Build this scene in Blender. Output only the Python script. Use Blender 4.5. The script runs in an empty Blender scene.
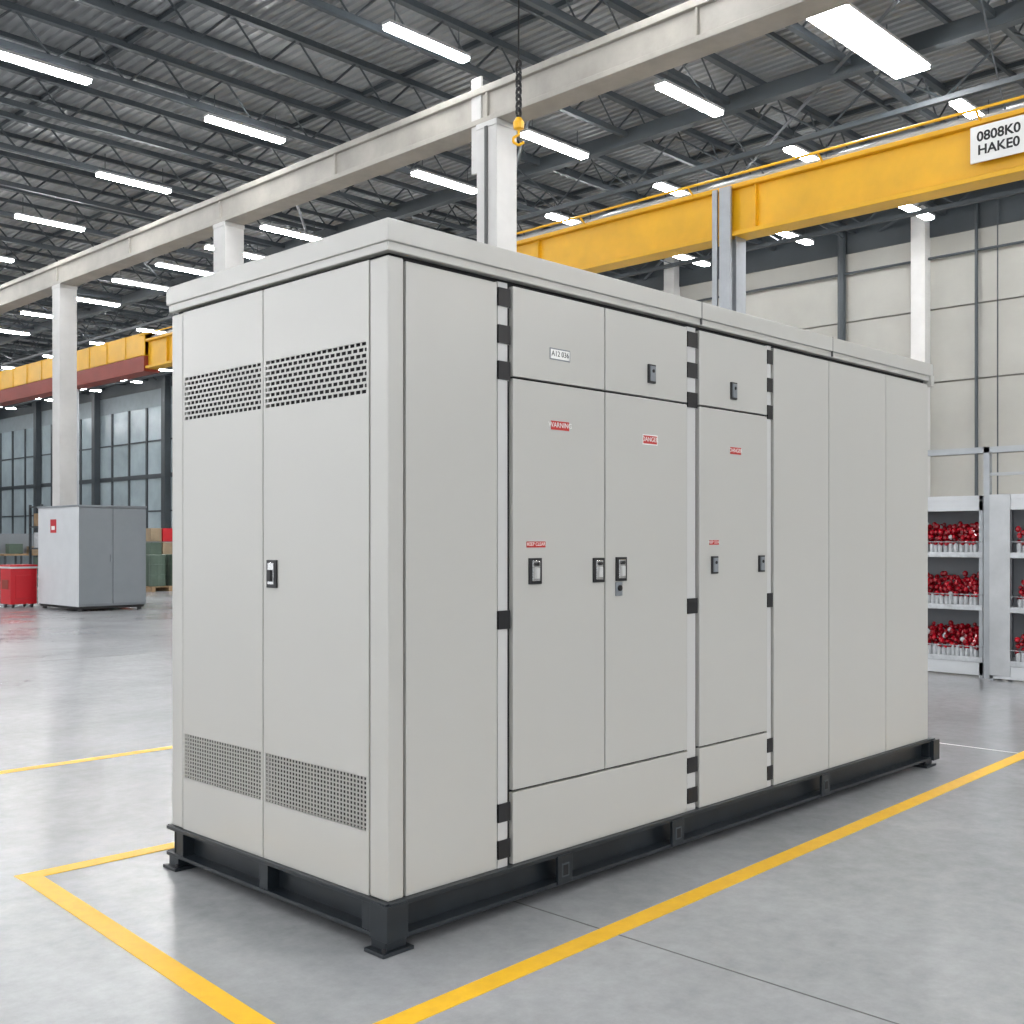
import bpy, math, random
from mathutils import Vector, Matrix
random.seed(4)
scene = bpy.context.scene
D = bpy.data
scene.view_settings.view_transform = 'Standard'

# ------------------------------------------------------------------ materials
def mat(name, col, rough=0.5, metal=0.0, var=0.0, scale=3.0, bump=0.0, bscale=40.0,
        rvar=0.0, spec=0.5, emit=None, es=0.0, detail=6, coat=0.0):
    m = D.materials.new(name); m.use_nodes = True
    nt = m.node_tree; N = nt.nodes; L = nt.links
    b = N['Principled BSDF']
    b.inputs['Base Color'].default_value = (*col, 1)
    b.inputs['Roughness'].default_value = rough
    b.inputs['Metallic'].default_value = metal
    b.inputs['Specular IOR Level'].default_value = spec
    b.inputs['Coat Weight'].default_value = coat
    b.inputs['Coat Roughness'].default_value = 0.18
    tc = N.new('ShaderNodeTexCoord')
    if var > 0 or rvar > 0:
        n = N.new('ShaderNodeTexNoise'); n.inputs['Scale'].default_value = scale
        n.inputs['Detail'].default_value = detail; n.inputs['Roughness'].default_value = 0.62
        L.new(tc.outputs['Object'], n.inputs['Vector'])
        if var > 0:
            r = N.new('ShaderNodeValToRGB')
            r.color_ramp.elements[0].position = 0.3; r.color_ramp.elements[1].position = 0.7
            r.color_ramp.elements[0].color = (*[c*(1-var) for c in col], 1)
            r.color_ramp.elements[1].color = (*[min(1, c*(1+var)) for c in col], 1)
            L.new(n.outputs['Fac'], r.inputs['Fac']); L.new(r.outputs['Color'], b.inputs['Base Color'])
        if rvar > 0:
            mr = N.new('ShaderNodeMapRange')
            mr.inputs['To Min'].default_value = max(0, rough-rvar); mr.inputs['To Max'].default_value = rough+rvar
            mr.inputs['From Min'].default_value = 0.3; mr.inputs['From Max'].default_value = 0.7
            L.new(n.outputs['Fac'], mr.inputs['Value']); L.new(mr.outputs['Result'], b.inputs['Roughness'])
    if bump > 0:
        n2 = N.new('ShaderNodeTexNoise'); n2.inputs['Scale'].default_value = bscale; n2.inputs['Detail'].default_value = 3
        L.new(tc.outputs['Object'], n2.inputs['Vector'])
        bp = N.new('ShaderNodeBump'); bp.inputs['Strength'].default_value = bump; bp.inputs['Distance'].default_value = 0.01
        L.new(n2.outputs['Fac'], bp.inputs['Height']); L.new(bp.outputs['Normal'], b.inputs['Normal'])
    if emit:
        b.inputs['Emission Color'].default_value = (*emit, 1); b.inputs['Emission Strength'].default_value = es
    return m

M = {}
M['paint']  = mat('cabinet_paint', (0.51,0.505,0.475), 0.28, var=0.006, scale=0.8, detail=1, bump=0.03, bscale=2.2, coat=0.5)
M['dark']   = mat('cabinet_inner_dark', (0.008,0.008,0.009), 0.7)
M['black']  = mat('black_plastic', (0.008,0.008,0.010), 0.4)
M['strip']  = mat('hinge_strip', (0.56,0.56,0.55), 0.3)
M['skid']   = mat('skid_steel', (0.014,0.019,0.024), 0.36, var=0.2, scale=6, detail=2, spec=0.4)
M['chrome'] = mat('chrome', (0.7,0.7,0.7), 0.25, 1.0)
M['red']    = mat('red_label', (0.50,0.025,0.02), 0.5)
M['white']  = mat('white_label', (0.85,0.85,0.83), 0.5)
M['beam']   = mat('beam_paint', (0.38,0.36,0.32), 0.6, var=0.20, scale=1.2, detail=9)
M['column'] = mat('column_paint', (0.56,0.555,0.54), 0.6, var=0.08, scale=1.5, detail=8)
M['yellow'] = mat('crane_yellow', (0.78,0.42,0.008), 0.4, var=0.14, scale=1.0)
M['redp']   = mat('crane_red', (0.26,0.035,0.02), 0.5, var=0.1)
M['steel']  = mat('truss_steel', (0.042,0.052,0.060), 0.55, var=0.15, scale=1)
M['gsteel'] = mat('galv_steel', (0.36,0.38,0.40), 0.4, 0.6, var=0.1)
M['line']   = mat('floor_paint_yellow', (0.98,0.54,0.012), 0.4, var=0.07, scale=14, detail=3)
M['lamp']   = mat('lamp_tube', (1,1,1), 0.5, emit=(0.985,0.99,1.0), es=66)
M['housing']= mat('lamp_housing', (0.35,0.35,0.35), 0.5)
M['conc']   = mat('wall_concrete_panel', (0.36,0.355,0.325), 0.8, var=0.08, scale=0.6, detail=8)
M['joint']  = mat('joint_sealant', (0.10,0.10,0.10), 0.8)
M['wjoint'] = mat('wall_joint', (0.20,0.195,0.18), 0.8)
M['cladd']  = mat('wall_cladding', (0.20,0.24,0.26), 0.6, var=0.08)
M['glass']  = mat('window_pane', (0.34,0.41,0.44), 0.2, var=0.18, scale=0.5)
M['grey']   = mat('grey_paint', (0.21,0.23,0.25), 0.42, var=0.04)
M['lgrey']  = mat('light_grey_paint', (0.60,0.62,0.64), 0.42, var=0.04)
M['binred'] = mat('bin_red', (0.52,0.010,0.018), 0.4, var=0.05)
M['wood']   = mat('pallet_wood', (0.30,0.20,0.11), 0.8, var=0.25, scale=5)
M['card']   = mat('cardboard', (0.30,0.23,0.15), 0.85, var=0.15)
M['green']  = mat('machine_green', (0.08,0.12,0.09), 0.5, var=0.1)
M['redgl']  = mat('red_glass', (0.32,0.004,0.012), 0.12, var=0.85, scale=16)
M['clear']  = mat('pale_plastic', (0.50,0.52,0.54), 0.25, var=0.2, scale=12)
M['stain']  = mat('stainless', (0.42,0.43,0.44), 0.35, 0.8, var=0.12)
M['deck'] = mat('roof_deck', (0.24,0.25,0.255), 0.5, var=0.14, scale=0.5)

def floor_mat():
    m = D.materials.new('polished_concrete'); m.use_nodes = True
    nt = m.node_tree; N = nt.nodes; L = nt.links; b = N['Principled BSDF']
    tc = N.new('ShaderNodeTexCoord')
    def noise(s, d, r=0.6):
        n = N.new('ShaderNodeTexNoise'); n.inputs['Scale'].default_value = s
        n.inputs['Detail'].default_value = d; n.inputs['Roughness'].default_value = r
        L.new(tc.outputs['Object'], n.inputs['Vector']); return n
    a = noise(0.9, 10, 0.65); c = noise(10, 8, 0.75); e = noise(0.35, 1, 0.4)
    mx = N.new('ShaderNodeMath'); mx.operation = 'MULTIPLY_ADD'; mx.inputs[1].default_value = 0.45
    L.new(c.outputs['Fac'], mx.inputs[0])
    m2 = N.new('ShaderNodeMath'); m2.operation = 'MULTIPLY'; m2.inputs[1].default_value = 0.55
    L.new(a.outputs['Fac'], m2.inputs[0]); L.new(m2.outputs[0], mx.inputs[2])
    r = N.new('ShaderNodeValToRGB')
    r.color_ramp.elements[0].position = 0.34; r.color_ramp.elements[0].color = (0.255,0.262,0.272,1)
    r.color_ramp.elements[1].position = 0.66; r.color_ramp.elements[1].color = (0.405,0.412,0.422,1)
    L.new(mx.outputs[0], r.inputs['Fac']); L.new(r.outputs['Color'], b.inputs['Base Color'])
    mr = N.new('ShaderNodeMapRange'); mr.inputs['From Min'].default_value = 0.3; mr.inputs['From Max'].default_value = 0.7
    mr.inputs['To Min'].default_value = 0.17; mr.inputs['To Max'].default_value = 0.25
    L.new(e.outputs['Fac'], mr.inputs['Value']); L.new(mr.outputs['Result'], b.inputs['Roughness'])
    b.inputs['Specular IOR Level'].default_value = 0.65
    bp = N.new('ShaderNodeBump'); bp.inputs['Strength'].default_value = 0.06; bp.inputs['Distance'].default_value = 0.01
    L.new(c.outputs['Fac'], bp.inputs['Height']); L.new(bp.outputs['Normal'], b.inputs['Normal'])
    return m
M['floor'] = floor_mat()

# ------------------------------------------------------------------ mesh builder
class MB:
    def __init__(s): s.v=[]; s.f=[]; s.m=[]; s.mats=[]
    def mi(s, k):
        if k not in s.mats: s.mats.append(k)
        return s.mats.index(k)
    def add(s, vs, fs, k):
        o=len(s.v); s.v+= [tuple(v) for v in vs]; i=s.mi(k)
        for f in fs: s.f.append([o+a for a in f]); s.m.append(i)
    def box(s, x0,x1,y0,y1,z0,z1,k):
        vs=[(x0,y0,z0),(x1,y0,z0),(x1,y1,z0),(x0,y1,z0),(x0,y0,z1),(x1,y0,z1),(x1,y1,z1),(x0,y1,z1)]
        s.add(vs,[(0,3,2,1),(4,5,6,7),(0,1,5,4),(1,2,6,5),(2,3,7,6),(3,0,4,7)],k)
    def cyl(s,p,q,r,k,n=10,r2=None):
        p=Vector(p);q=Vector(q); d=(q-p).normalized(); r2=r if r2 is None else r2
        a=d.orthogonal().normalized(); b=d.cross(a)
        vs=[]
        for c,rr in ((p,r),(q,r2)):
            for i in range(n):
                t=2*math.pi*i/n + (math.pi/4 if n==4 else 0)
                vs.append(c+(a*math.cos(t)+b*math.sin(t))*rr)
        fs=[(i,(i+1)%n,n+(i+1)%n,n+i) for i in range(n)]
        fs+=[tuple(range(n-1,-1,-1)),tuple(range(n,2*n))]
        s.add(vs,fs,k)
    def bar(s,p,q,w,k): s.cyl(p,q,w*0.7,k,4)
    def ring(s,c,ax1,ax2,r1,r2,r,k,n=14):
        c=Vector(c);ax1=Vector(ax1);ax2=Vector(ax2)
        P=[c+ax1*r1*math.cos(2*math.pi*i/n)+ax2*r2*math.sin(2*math.pi*i/n) for i in range(n)]
        for i in range(n): s.cyl(P[i],P[(i+1)%n],r,k,6)
    def lathe(s,c,prof,k,n=12):
        vs=[];
        for r,z in prof:
            for i in range(n):
                t=2*math.pi*i/n; vs.append((c[0]+r*math.cos(t),c[1]+r*math.sin(t),c[2]+z))
        fs=[]
        for j in range(len(prof)-1):
            for i in range(n): fs.append((j*n+i,j*n+(i+1)%n,(j+1)*n+(i+1)%n,(j+1)*n+i))
        fs.append(tuple(range(n-1,-1,-1))); fs.append(tuple(range((len(prof)-1)*n,len(prof)*n)))
        s.add(vs,fs,k)
    def make(s,name,parent=None,bevel=0,smooth=False):
        me=D.meshes.new(name); me.from_pydata(s.v,[],s.f)
        for k in s.mats: me.materials.append(M[k])
        me.polygons.foreach_set('material_index',s.m)
        if smooth: me.polygons.foreach_set('use_smooth',[True]*len(s.f))
        me.update()
        o=D.objects.new(name,me); scene.collection.objects.link(o)
        if parent: o.parent=parent
        if bevel:
            b=o.modifiers.new('bevel','BEVEL'); b.width=bevel; b.segments=2; b.limit_method='ANGLE'
        return o
def empty(name, loc=(0,0,0)):
    e=D.objects.new(name,None); e.location=loc; e.empty_display_size=0.2
    scene.collection.objects.link(e); return e
def text(name, body, size, loc, rot, k, parent, ext=0.0006, off=0.0):
    c=D.curves.new(name,'FONT'); c.body=body; c.size=size; c.align_x='CENTER'; c.align_y='CENTER'; c.extrude=ext; c.offset=off
    c.materials.append(M[k]); o=D.objects.new(name,c); o.location=loc; o.rotation_euler=rot
    scene.collection.objects.link(o); o.parent=parent; return o
FR=(math.radians(90),0,0); LR=(math.radians(90),0,math.radians(-90))

# ================================================================== MAIN CABINET
cab=empty('electrical_switchgear_enclosure')
ZB,ZT=0.180,2.450
W,DP=4.435,1.512
b=MB(); b.box(0.022,W-0.022,0.022,DP-0.022,ZB,ZT+0.02,'dark'); b.make('carcass',cab)
b=MB()
b.box(0,0.072,0,0.102,ZB,ZT,'paint'); b.make('corner_post_1',cab,0.006)
b=MB(); b.box(0,0.10,1.418,DP,ZB,ZT,'paint'); b.make('corner_post_2',cab,0.006)
b=MB(); b.box(W-0.02,W,0.02,DP-0.02,ZB,ZT,'paint'); b.box(0.10,W-0.02,DP-0.02,DP,ZB,ZT,'paint'); b.make('rear_panels',cab,0.003)
def fpanel(name,x0,x1,z0,z1,y0=0.0):
    b=MB(); b.box(x0,x1,y0,0.03,z0,z1,'paint'); return b.make(name,cab,0.0025)
fpanel('front_panel_1',0.086,0.544,ZB,ZT-0.006,0.004)
fpanel('upper_door_1',0.629,1.190,2.092,ZT-0.006)
fpanel('upper_door_2',1.198,1.796,2.092,ZT-0.006)
fpanel('main_door_1',0.629,1.190,0.470,2.083)
fpanel('main_door_2',1.198,1.796,0.470,2.083)
fpanel('kick_panel_1',0.629,1.796,ZB,0.461)
fpanel('upper_door_3',1.897,2.500,2.092,ZT-0.006)
fpanel('main_door_3',1.897,2.500,0.470,2.083)
fpanel('kick_panel_2',1.897,2.500,ZB,0.461)
fpanel('front_panel_2',2.566,3.143,ZB,ZT-0.006)
fpanel('front_panel_3',3.150,3.841,ZB,ZT-0.006)
fpanel('front_panel_4',3.848,W,ZB,ZT-0.006)
for i,(x0,x1) in enumerate(((0.549,0.614),(1.803,1.882),(2.507,2.556))):
    b=MB()
    b.box(x0,x1-0.012,0.005,0.03,ZB,ZT,'strip')
    for z in (2.392,2.248,2.108,1.14,0.392,0.250):
        b.box(x0,x1,0.0,0.02,z-0.036,z+0.036,'black')
        b.box(x0+0.004,x1-0.004,0.001,0.02,z-0.0365,z-0.0355,'strip')
    b.make('hinge_strip_%d'%(i+1),cab,0.001)
def ldoor(name,y0,y1):
    b=MB(); m=0.012; g0,g1=y0+m,y1-m
    for z0,z1 in ((ZB,0.405),(0.602,1.972),(2.166,ZT)): b.box(0,0.03,y0,y1,z0,z1,'paint')
    for z0,z1 in ((0.405,0.602),(1.972,2.166)):
        b.box(0,0.03,y0,g0,z0,z1,'paint'); b.box(0,0.03,g1,y1,z0,z1,'paint')
    nr=9; p=(2.166-1.972)/nr; nc=max(1,round((g1-g0)/0.034)); q=(g1-g0)/nc
    for r in range(nr+1):
        z=1.972+r*p; b.box(0.0008,0.003,g0,g1,max(1.972,z-0.0040),min(2.166,z+0.0040),'paint')
    for r in range(nr):
        for c in range(nc+1):
            y=g0+(c+(0.5 if r%2 else 0))*q
            if y>g1: continue
            b.box(0.0010,0.003,max(g0,y-0.0040),min(g1,y+0.0040),1.972+r*p,1.972+(r+1)*p,'paint')
    nr=12; p=(0.602-0.405)/nr; nc=round((g1-g0)/0.0200); q=(g1-g0)/nc
    for r in range(nr+1):
        z=0.405+r*p; b.box(0.0008,0.003,g0,g1,max(0.405,z-0.0030),min(0.602,z+0.0030),'paint')
    for c in range(nc+1):
        y=g0+c*q; b.box(0.0008,0.003,max(g0,y-0.0040),min(g1,y+0.0040),0.405,0.602,'paint')
    b.make(name,cab)
ldoor('side_door_1',0.108,0.780)
ldoor('side_door_2',0.787,1.412)
b=MB(); b.box(-0.010,W+0.02,-0.012,DP+0.010,2.464,2.497,'paint')
b.box(-0.018,W+0.03,-0.022,DP+0.020,2.495,2.574,'paint')
b.make('roof_cap',cab,0.004)
b=MB()
for x in (1.885,3.15): b.box(x-0.0025,x+0.0025,-0.0226,0.02,2.467,2.5745,'joint')
b.box(W-0.01,W+0.035,-0.026,0.04,2.43,2.50,'paint')
b.make('roof_joint',cab)
def handle_f(x,z,kind=0):
    b=MB()
    if kind==0:
        b.box(x-0.036,x+0.036,-0.008,0.002,z-0.052,z+0.052,'black')
        b.box(x-0.022,x+0.022,-0.012,-0.006,z-0.040,z+0.042,'chrome')
        b.box(x-0.010,x+0.011,-0.020,-0.010,z-0.030,z+0.014,'strip')
        b.cyl((x,-0.022,z+0.028),(x,-0.010,z+0.028),0.008,'black',10)
    elif kind==1:
        b.box(x-0.026,x+0.026,-0.009,0.002,z-0.042,z+0.042,'black')
        b.box(x-0.018,x+0.018,-0.014,-0.007,z-0.034,z+0.034,'grey')
        b.cyl((x,-0.018,z+0.012),(x,-0.008,z+0.012),0.008,'black',10)
    else:
        b.box(x-0.022,x+0.022,-0.006,0.002,z-0.03,z+0.03,'grey')
        b.cyl((x,-0.014,z+0.004),(x,-0.004,z+0.004),0.013,'black',12)
    b.make('handle',cab,0.0015)
handle_f(0.752,1.326); handle_f(1.147,1.3225); handle_f(1.300,1.324); handle_f(1.285,1.238,2)
handle_f(2.018,1.33,1); handle_f(2.440,1.33,1)
handle_f(1.518,2.196,1); handle_f(2.184,2.184,1)
b=MB(); y,z=0.715,1.316
b.box(-0.008,0.002,y-0.034,y+0.034,z-0.055,z+0.055,'black')
b.box(-0.012,-0.006,y-0.02,y+0.02,z-0.042,z+0.044,'chrome')
b.box(-0.020,-0.010,y-0.010,y+0.010,z-0.03,z+0.016,'black')
b.make('side_handle',cab,0.0015)
def label(x,z,w,h,k,txt,tk,frame=None):
    b=MB(); b.box(x-w/2,x+w/2,-0.0018,0.001,z-h/2,z+h/2,k)
    if frame: b.box(x-w/2-0.005,x+w/2+0.005,-0.0012,0.001,z-h/2-0.005,z+h/2+0.005,frame)
    b.make('label',cab)
    text('label_text',txt,h*0.82,(x,-0.0024,z+0.001),FR,tk,cab,0.0003)
label(0.904,2.207,0.115,0.038,'white','A12 036','black','grey')
label(0.904,1.917,0.110,0.036,'red','WARNING','white')
label(1.510,1.899,0.100,0.036,'red','DANGER','white','white')
label(2.206,1.890,0.095,0.034,'red','DANGER','white')
label(0.760,1.432,0.110,0.024,'red','KEEP CLEAR','white')
label(2.018,1.438,0.080,0.022,'red','KEEP CLEAR','white')
# skid
b=MB(); X0,X1,Y0,Y1=-0.008,4.49,-0.012,1.525
def channel_x(y,out):
    a,c=sorted((y,y+out*0.075))
    b.box(X0,X1,a,c,0.164,0.180,'skid'); b.box(X0,X1,a,c,0.048,0.064,'skid')
    w=y+out*0.060; a2,c2=sorted((w,w+out*0.008)); b.box(X0,X1,a2,c2,0.062,0.166,'skid')
channel_x(Y0-0.012,1); channel_x(Y1+0.012,-1)
for x,o in ((X0-0.012,1),(X1,-1)):
    a,c=sorted((x,x+o*0.075))
    b.box(a,c,Y0,Y1,0.164,0.179,'skid'); b.box(a,c,Y0,Y1,0.049,0.064,'skid')
    w=x+o*0.06; a2,c2=sorted((w,w+o*0.008)); b.box(a2,c2,Y0,Y1,0.062,0.166,'skid')
for y in (0.10,0.76,1.42): b.box(-0.014,0.2,y-0.03,y+0.03,0.052,0.165,'skid')
b.box(0.22,0.26,0.1,1.4,0.055,0.16,'skid')
b.make('skid_frame',cab,0.002)
b=MB()
for x in (0.904,1.685,3.058):
    b.box(x-0.045,x+0.045,-0.030,-0.016,0.052,0.168,'skid')
    b.box(x-0.022,x+0.022,-0.0325,-0.026,0.080,0.135,'steel')
    b.box(x-0.016,x+0.016,-0.0335,-0.030,0.086,0.129,'dark')
b.box(4.43,4.52,-0.04,0.06,0.045,0.172,'skid'); b.box(-0.026,0.07,-0.028,0.07,0.047,0.172,'skid')
b.make('lifting_lugs',cab,0.003)
b=MB()
for x,y in ((0.03,0.03),(0.03,1.46),(4.45,0.04),(4.45,1.45),(2.2,0.25),(2.2,1.3)):
    b.box(x-0.075,x+0.065,y-0.06,y+0.05,0.0,0.014,'skid'); b.box(x-0.05,x+0.045,y-0.04,y+0.04,0.014,0.050,'skid')
    b.cyl((x-0.06,y-0.045,0.014),(x-0.06,y-0.045,0.028),0.009,'black',6)
b.make('feet',cab,0.002)

# ================================================================== FLOOR
LX,LY=-26,-30
b=MB(); b.box(LX,23,LY,73,-0.2,0,'floor'); b.make('floor')
def strip(b,p,q,w,z0,z1,k):
    p=Vector((*p,0));q=Vector((*q,0)); d=(q-p).normalized(); n=Vector((-d.y,d.x,0))*w/2
    c=[p-n,q-n,q+n,p+n]
    vs=[(v.x,v.y,z0) for v in c]+[(v.x,v.y,z1) for v in c]
    b.add(vs,[(0,3,2,1),(4,5,6,7),(0,1,5,4),(1,2,6,5),(2,3,7,6),(3,0,4,7)],k)
b=MB(); w=0.088
strip(b,(-0.68,-0.455),(9.0,-0.20),w,0.0,0.0020,'line')
strip(b,(-0.655,-0.50),(-0.51,1.83),w,0.0,0.0024,'line')
strip(b,(-0.56,1.80),(5.6,1.74),w,0.0,0.0028,'line')
strip(b,(-3,4.06),(16,4.10),0.085,0.0,0.002,'line')
b.make('floor_marking')
b=MB()
strip(b,(0.71,LY),(0.71,1),0.007,0,0.0008,'joint')
strip(b,(LX,10.2),(22,10.2),0.03,0,0.0008,'joint')
strip(b,(LX,25),(22,25),0.03,0,0.0008,'joint')
strip(b,(LX,-4.5),(22,-4.5),0.01,0,0.0008,'joint')
strip(b,(5.30,-9),(5.30,1.6),0.02,0,0.0008,'white')
strip(b,(12,LY),(12,60),0.02,0,0.0008,'joint')
b.make('floor_joints')

# ================================================================== STRUCTURE
XB=8.43
for i,y in enumerate((7.9,14.9,21.9,28.9,35.9,42.9,49.9)):
    b=MB(); h=0.2
    b.box(XB-h,XB+h,y-h,y+h,0.02,7.27,'column')
    b.box(XB-0.3,XB+0.3,y-0.3,y+0.3,0,0.03,'column')
    b.box(XB-0.21,XB+0.21,y-0.21,y+0.21,7.18,7.26,'column')
    if i==0:
        b.box(XB-h-0.01,XB+h+0.01,y-h-0.01,y+h+0.01,5.27,5.40,'yellow')
        b.box(XB-0.17,XB-0.13,y+0.14,y+0.34,6.6,7.95,'column')
        b.box(XB-h-0.02,XB-h,y-0.03,y+0.03,5.4,7.2,'joint')
    b.make('steel_column',None,0.01)
b=MB()
b.box(XB-0.2,XB+0.2,LY,60,7.26,7.34,'beam'); b.box(XB-0.2,XB+0.2,LY,60,7.68,7.78,'beam')
b.box(XB-0.15,XB+0.15,LY,60,7.34,7.68,'beam')
for k in range(-3,16):
    b.box(XB-0.19,XB+0.19,k*3.5+4.4,k*3.5+4.44,7.34,7.68,'beam')
b.make('steel_beam',None,0.01)

# crane runway
XC=10.62
rw=empty('crane_runway')
b=MB()
b.box(XC-0.17,XC+0.17,-12,22,5.62,5.68,'yellow'); b.box(XC-0.17,XC+0.17,-12,22,6.27,6.33,'yellow')
b.box(XC-0.09,XC+0.09,-12,22,5.68,6.27,'yellow')
for k in range(0,9): b.box(XC-0.15,XC+0.15,-11+k*4.0,-10.98+k*4.0,5.68,6.27,'yellow')
b.box(XC-0.17,XC+0.17,22,60,5.95,6.5,'yellow'); b.box(XC-0.2,XC+0.2,22,60,5.55,5.93,'redp')
for k in range(38): b.box(XC-0.19,XC+0.19,22+k,22.06+k,5.93,6.5,'yellow')
b.make('runway_girder',rw,0.006)
b=MB(); b.box(XC-0.04,XC+0.04,-12,60,6.33,6.41,'gsteel')
b.cyl((XC-0.30,-12,6.40),(XC-0.30,22,6.40),0.018,'yellow',6)
for k in range(16): 
    b.bar((XC-0.15,-10+k*2,6.3),(XC-0.30,-10+k*2,6.40),0.025,'yellow')
b.make('runway_rail',rw)
b=MB()
for y in (5.44,12.44,19.44,26.4,33.4,40.4):
    b.box(XC-0.12,XC+0.12,y-0.12,y-0.10,0.0,5.62,'gsteel'); b.box(XC-0.12,XC+0.12,y+0.10,y+0.12,0.0,5.62,'gsteel')
    b.box(XC-0.012,XC+0.012,y-0.10,y+0.10,0.0,5.62,'gsteel')
    b.box(XC-0.22,XC-0.18,y-0.09,y+0.09,4.2,6.30,'gsteel')
    b.box(XC-0.22,XC-0.12,y-0.08,y+0.08,4.2,4.5,'gsteel')
    b.box(XC-0.20,XC-0.17,y+0.14,y+0.22,4.2,6.30,'gsteel')
b.make('runway_posts',rw)
b=MB(); b.box(XC-0.20,XC-0.18,1.40,2.10,5.82,6.24,'white'); b.make('sign_board',rw)
text('sign_text','0808K0\nHAKE0',0.155,(XC-0.203,1.78,6.03),LR,'black',rw,0.001,0.004)

# chain hoist
b=MB(); hx,hy=8.0,7.06
b.cyl((hx,hy,7.75),(hx,hy,9.62),0.012,'black',6)
z=7.72; i=0
while z>7.02:
    ax=(1,0,0) if i%2 else (0,1,0)
    b.ring((hx,hy,z),ax,(0,0,1),0.038,0.06,0.019,'black',10); z-=0.09; i+=1
b.lathe((hx,hy,6.86),[(0.03,0),(0.07,0.02),(0.075,0.1),(0.04,0.16)],'yellow',10)
P=[(hx,hy,6.88),(hx,hy,6.80),(hx-0.05,hy+0.05,6.76),(hx-0.05,hy+0.05,6.70),(hx,hy,6.66),(hx+0.05,hy-0.05,6.70)]
for a,c in zip(P,P[1:]): b.cyl(a,c,0.018,'yellow',6)
b.make('chain_hoist')

# roof deck
b=MB(); prof=[]; x=LX
while x<22.6:
    prof+= [(x,9.60),(x+0.07,9.60),(x+0.09,9.64),(x+0.16,9.64)]; x+=0.18
vs=[];
for px,pz in prof: vs+= [(px,LY,pz),(px,72,pz)]
b.add(vs,[(2*i,2*i+1,2*i+3,2*i+2) for i in range(len(prof)-1)],'deck')
b.make('ceiling')
b=MB(); y=LY+0.4+1.8; k=0
while y<70:
    zt,zb=9.5,8.9
    b.box(LX,22.4,y-0.06,y+0.06,zt-0.05,zt+0.05,'steel')
    b.box(LX,22.4,y-0.045,y+0.045,zb-0.05,zb+0.05,'steel')
    if 0<y<45:
        x=0.0
        while x<22.3:
            b.bar((x,y,zb),(x+0.6,y,zt),0.028,'steel'); b.bar((x+0.6,y,zt),(x+1.2,y,zb),0.028,'steel'); x+=1.2
    b.box(LX,22.4,y+1.07,y+1.13,9.50,9.58,'steel')
    y+=2.2; k+=1
for x in (-20,-14,-8,-4,0,2,4,6,10,12.8,14.8,17,19,21): b.box(x-0.04,x+0.04,LY,71,9.52,9.60,'steel')
for x in (3.0,13.5,18.5):
    b.box(x-0.09,x+0.09,LY,71,8.7,8.76,'steel'); b.box(x-0.02,x+0.02,LY,71,8.76,9.0,'steel')
for x in (11.0,16.6,17.0): b.cyl((x,-12,8.72),(x,71,8.72),0.035,'gsteel',8)
# deeper lattice girders along the hall and sagging service cables
for x in (14.2,19.6):
    b.box(x-0.05,x+0.05,-12,60,8.15,8.23,'steel'); y=-12
    while y<58: b.bar((x,y,8.2),(x,y+1,8.9),0.03,'steel'); b.bar((x,y+1,8.9),(x,y+2,8.2),0.03,'steel'); y+=2
for j in range(14):
    y0=-2+j*4.4; P=[(11.2+i*1.1,y0+0.3*i,8.75-0.45*math.sin(math.pi*i/10)) for i in range(11)]
    for a,c in zip(P,P[1:]): b.cyl(a,c,0.014,'steel',5)
for j in range(8):
    y0=2+j*7
    b.bar((10.5,y0,8.8),(16.5,y0+7,8.8),0.05,'steel'); b.bar((16.5,y0,8.8),(22.4,y0+7,8.8),0.05,'steel')
b.make('roof_trusses')
# lights
b=MB()
rows1=[-27,-23,-19,-15,-11,-7,-3,1,4.7,8.7,13.4,17.4,21.3,25.3,29.3,33.3,37.3,41.5,46,51,56,61]
rows2=[-26,-22,-18,-14,-10,-7,-4,-1.5,1.3,4.2,7.2,10.1,13,18.2,20.6,23,25.4,28.4,31.5,35,39,43,47,52,57,62]
for x in (-24,-20,-16,-12,-8,-4,0,4.35,7.85):
    for y in rows1:
        if x<-3 and y>42: continue
        L=0.74; b.box(x-L,x+L,y-0.075,y+0.075,8.44,8.49,'lamp'); b.box(x-L-0.02,x+L+0.02,y-0.08,y+0.08,8.495,8.54,'housing')
        for s in (-0.6,0.6): b.cyl((x+s,y,8.53),(x+s,y,8.9),0.008,'steel',5)
for x in (12.1,15.9,20.3):
    for y in rows2:
        L=0.80; ww=0.085
        if x==12.1 and y==4.2: L=1.45; ww=0.26
        b.box(x-L,x+L,y-ww,y+ww,8.44,8.49,'lamp'); b.box(x-L-0.02,x+L+0.02,y-ww-0.02,y+ww+0.02,8.495,8.54,'housing')
        for s in (-0.6,0.6): b.cyl((x+s,y,8.53),(x+s,y,8.9),0.008,'steel',5)
b.make('ceiling_lights')

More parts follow.
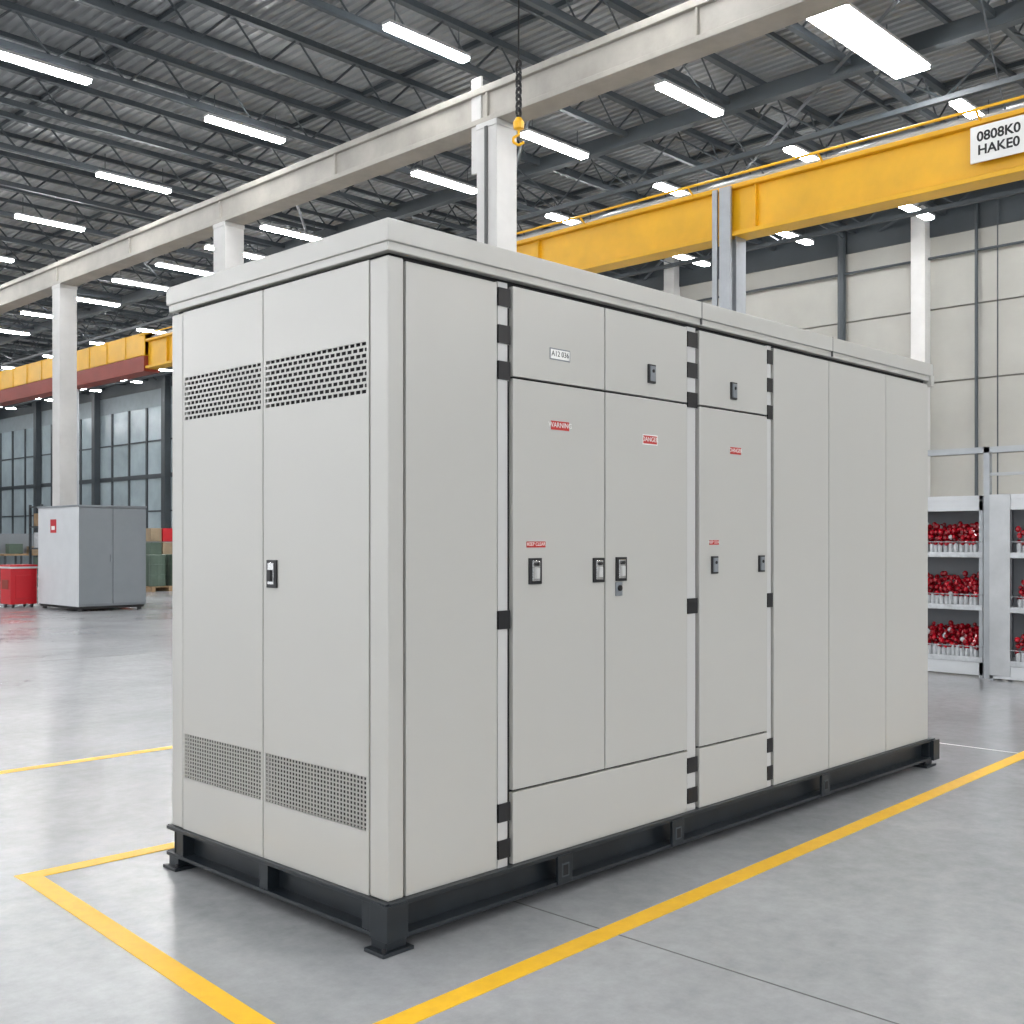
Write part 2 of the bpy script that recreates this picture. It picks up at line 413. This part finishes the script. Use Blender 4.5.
# ================================================================== WALLS
XW=22.4
b=MB()
b.box(XW+0.05,XW+0.25,LY,72,0,9.7,'wjoint')
y=-27.08
while y<21:
    z=0.02
    while z<8.4:
        z1=min(z+1.66,8.4); b.box(XW,XW+0.06,y+0.02,y+6.98,z+0.02,z1,'conc'); z+=1.68
    y+=7
b.box(XW-0.05,XW+0.06,LY,72,8.4,9.7,'steel')
b.box(XW,XW+0.06,25.75,72,0,1.2,'cladd'); b.box(XW,XW+0.06,25.75,72,7.6,8.4,'cladd'); b.box(XW,XW+0.06,21.9,25.75,0,8.4,'cladd')
b.make('wall_right')
b=MB(); n=0; y=25.9
b.box(XW-0.03,XW+0.05,25.75,72,4.3,4.5,'steel')
while y<71:
    b.box(XW+0.02,XW+0.05,y,y+1.6,1.2,4.3,'glass'); b.box(XW+0.02,XW+0.05,y,y+1.6,4.5,7.6,'glass')
    b.box(XW-0.04,XW+0.05,y+1.6,y+1.74,1.2,7.6,'steel')
    for z in (2.75,6.0): b.box(XW-0.01,XW+0.05,y,y+1.6,z,z+0.07,'steel')
    y+=1.74
b.make('window_1')
y=-6.25
while y<70:
    b=MB(); b.box(XW-0.3,XW,y+0.0,y+0.34,0,9.6,'column' if y<25 else 'steel'); b.make('wall_pilaster',None,0.01); y+=7
b=MB()
b.cyl((XW-0.12,6.66,0),(XW-0.12,6.66,9.0),0.04,'steel',8)
b.cyl((XW-0.12,6.2,0),(XW-0.12,6.2,9.0),0.015,'steel',8)
b.cyl((XW-0.12,9.9,5.5),(XW-0.12,9.9,9.0),0.10,'steel',8)
b.cyl((XW-0.12,-6,7.9),(XW-0.12,25,7.9),0.03,'steel',6)
b.make('wall_pipes')
b=MB(); b.box(LX,XW,71.9,72.1,0,9.7,'cladd'); b.make('wall_far')
b=MB(); b.box(LX,XW,LY-0.2,LY,0,3.6,'cladd')  # unseen low wall, added to cut world light on the cabinet front
x=LX
while x<XW: b.box(x,x+0.3,LY-0.2,LY+0.1,0,9.6,'steel'); x+=6
b.make('light_block_near')

# ================================================================== GREY CABINET (left background)
g=empty('grey_electrical_cabinet')
gx,gy=7.29,18.67; gw,gd=1.46,1.93
b=MB()
b.box(gx+0.02,gx+gw,gy+0.02,gy+gd,0.10,2.12,'grey')
b.box(gx,gx+0.022,gy,gy+gd,0.10,2.12,'lgrey')
b.box(gx+0.025,gx+gw/2-0.008,gy,gy+0.022,0.14,2.10,'grey'); b.box(gx+gw/2+0.008,gx+gw,gy,gy+0.022,0.14,2.10,'grey')
b.box(gx-0.015,gx+gw+0.015,gy-0.015,gy+gd+0.015,2.12,2.16,'grey')
b.make('body',g,0.006)
b=MB(); b.box(gx+0.03,gx+gw-0.03,gy+0.03,gy+gd-0.03,0.05,0.10,'dark')
for sx in (gx+0.1,gx+gw-0.1):
    for sy in (gy+0.1,gy+gd-0.1): b.cyl((sx,sy,0),(sx,sy,0.06),0.05,'black',10)
b.box(gx+gw/2-0.06,gx+gw/2-0.03,gy-0.02,gy,1.0,1.15,'grey')
b.make('plinth',g)
b=MB(); b.box(gx-0.006,gx,gy+1.02,gy+1.30,1.60,1.88,'binred'); b.box(gx-0.009,gx-0.005,gy+1.08,gy+1.24,1.66,1.74,'white'); b.make('label',g)

# red bin
rb=empty('red_waste_bin')
b=MB(); rx,ry=6.83,20.9
b.box(rx,rx+0.56,ry,ry+0.55,0.08,0.84,'binred')
b.box(rx-0.02,rx+0.58,ry-0.02,ry+0.57,0.84,0.88,'lgrey'); b.box(rx-0.01,rx+0.57,ry-0.01,ry+0.56,0.88,0.92,'binred')
b.box(rx-0.012,rx,ry+0.1,ry+0.45,0.40,0.60,'redp'); b.box(rx+0.1,rx+0.46,ry-0.012,ry,0.2,0.7,'binred')
b.make('body',rb,0.015)
b=MB()
for sx in (rx+0.08,rx+0.48):
    for sy in (ry+0.08,ry+0.47): b.cyl((sx-0.02,sy,0.045),(sx+0.02,sy,0.045),0.045,'black',12); b.box(sx-0.03,sx+0.03,sy-0.03,sy+0.03,0.045,0.09,'grey')
b.make('casters',rb)

# ================================================================== RACKS (right)
def rack(x0,x1,y0,y1,h,levels,items_y0,items_y1,panel=None):
    r=empty('storage_rack')
    b=MB()
    for x in (x0,x1-0.04):
        for y in (y0,y1-0.04): b.box(x,x+0.04,y,y+0.04,0,h,'gsteel')
    b.box(x0,x1,y0,y1,h-0.05,h,'lgrey')
    b.box(x0,x0+0.015,y0,y1,h-0.16,h-0.05,'lgrey')
    b.box(x1-0.01,x1,y0,y1,0.1,h,'grey')
    for z in levels:
        b.box(x0+0.005,x1,y0+0.01,y1-0.01,z-0.03,z,'lgrey')
        b.box(x0-0.008,x0+0.012,y0,y1,z-0.045,z+0.012,'clear')
        b.cyl((x0-0.004,y0,z+0.12),(x0-0.004,y1,z+0.12),0.006,'gsteel',6)
    b.box(x0,x0+0.04,y0,y1,0.02,0.16,'lgrey')
    if panel: b.box(x0-0.01,x0+0.02,panel[0],panel[1],0.05,h,'stain')
    b.make('frame',r,0.002)
    b=MB()
    for z in levels:
        for xi in range(4):
            y=items_y0+0.04+0.015*xi
            while y<items_y1-0.03:
                x=x0+0.05+xi*0.11+random.uniform(-.012,.012); hh=random.uniform(0.9,1.15)
                b.lathe((x,y,z),[(0.024,0),(0.026,0.08*hh),(0.018,0.10*hh)],'clear',7)
                for q in range(3):
                    rr=random.uniform(0.020,0.032)
                    b.lathe((x+random.uniform(-.02,.02),y+random.uniform(-.02,.02),z+(0.085+0.06*q+0.02*xi)*hh),[(rr*.4,0),(rr,rr*.6),(rr,rr*1.4),(rr*.4,rr*2)],'redgl' if random.random()<0.93 else 'clear',7)
                y+=random.uniform(0.046,0.060)
    b.make('red_bottles',r)
    return r
rack(9.31,9.85,1.53,3.4,1.92,(0.20,0.75,1.31),1.58,3.36)
rack(9.15,9.70,-0.9,1.40,1.92,(0.20,0.75,1.31),-0.85,1.16,panel=(1.19,1.40))
b=MB()
for y in (1.45,3.5,-1.0): b.box(9.2,9.27,y-0.03,y+0.03,0,2.42,'gsteel')
b.box(9.2,9.26,-1.0,3.53,2.36,2.42,'gsteel')
b.box(9.21,9.25,-1.0,1.45,2.12,2.15,'gsteel')
b.make('steel_guard_frame')

# ================================================================== BACKGROUND GOODS
def pallet(x,y,kind,layers=3):
    p=empty('pallet_of_goods'); b=MB()
    for i in range(5): b.box(x,x+1.2,y+i*0.2,y+i*0.2+0.14,0.12,0.145,'wood')
    for i in range(3): b.box(x+i*0.53,x+i*0.53+0.12,y,y+0.94,0.0,0.12,'wood')
    b.make('pallet',p)
    b=MB()
    if kind==0:
        for l in range(layers):
            for i in range(3):
                for j in range(2):
                    h=0.42; 
                    if l==layers-1 and random.random()<0.3: continue
                    b.box(x+0.02+i*0.39,x+0.37+i*0.39,y+0.02+j*0.46,y+0.44+j*0.46,0.145+l*h,0.12+(l+1)*h,random.choice(['card','card','wood','grey','green','binred']))
        b.make('cartons',p,0.01)
    else:
        for i in range(2):
            for j in range(2):
                c=(x+0.3+i*0.6,y+0.25+j*0.46,0.145)
                b.lathe(c,[(0.22,0),(0.235,0.01),(0.225,0.3),(0.235,0.31),(0.225,0.33),(0.225,0.6),(0.235,0.61),(0.225,0.63),(0.23,0.88),(0.2,0.89)],random.choice(['grey','green','card']),16)
        b.make('drums',p)
pallet(13.3,27.2,0,4); pallet(12.5,25.6,1); pallet(15.2,29.4,0); pallet(13.0,30.0,0,4)
s=empty('shelving_unit'); b=MB(); x0,y0=12.3,32.5
for x in (x0,x0+3.0):
    for y in (y0,y0+0.9): b.box(x,x+0.07,y,y+0.07,0,2.6,'steel')
for z in (0.5,1.2,1.9,2.55): b.box(x0,x0+3.07,y0,y0+0.97,z-0.05,z,'steel')
b.make('frame',s)
b=MB()
for z in (0.5,1.2,1.9):
    x=x0+0.1
    while x<x0+2.6:
        w=random.uniform(0.3,0.55); b.box(x,x+w-0.04,y0+0.1,y0+0.8,z,z+random.uniform(0.25,0.5),random.choice(['card','clear','green','lgrey','wood'])); x+=w
b.make('boxes',s)
for (x,y) in ((14,40),(17,46),(12,44),(19,38),(15.5,52),(11,50)):
    w=empty('workbench'); b=MB()
    b.box(x,x+2,y,y+0.8,0.85,0.92,'wood')
    for sx in (x+0.05,x+1.88):
        for sy in (y+0.05,y+0.68): b.box(sx,sx+0.07,sy,sy+0.07,0,0.85,'steel')
    b.box(x,x+2,y+0.75,y+0.8,0.92,1.7,'grey')
    b.box(x+0.3,x+0.8,y+0.2,y+0.6,0.92,1.3,'green'); b.box(x+1.1,x+1.6,y+0.2,y+0.6,0.92,1.2,'card')
    b.make('bench',w)

# ================================================================== WORLD + CAMERA
wd=D.worlds.new('world'); scene.world=wd; wd.use_nodes=True
bg=wd.node_tree.nodes['Background']; bg.inputs[0].default_value=(0.94,0.97,1.0,1); bg.inputs[1].default_value=1.6

cd=D.cameras.new('camera'); cam=D.objects.new('camera',cd); scene.collection.objects.link(cam)
cam.location=(-2.4555,-2.997,1.45); cam.rotation_euler=(math.radians(90),0,-math.atan2(0.7165,0.6976))
cd.sensor_width=36; cd.lens=36*1099/1024; cd.shift_y=28/1024; cd.clip_end=300
scene.camera=cam
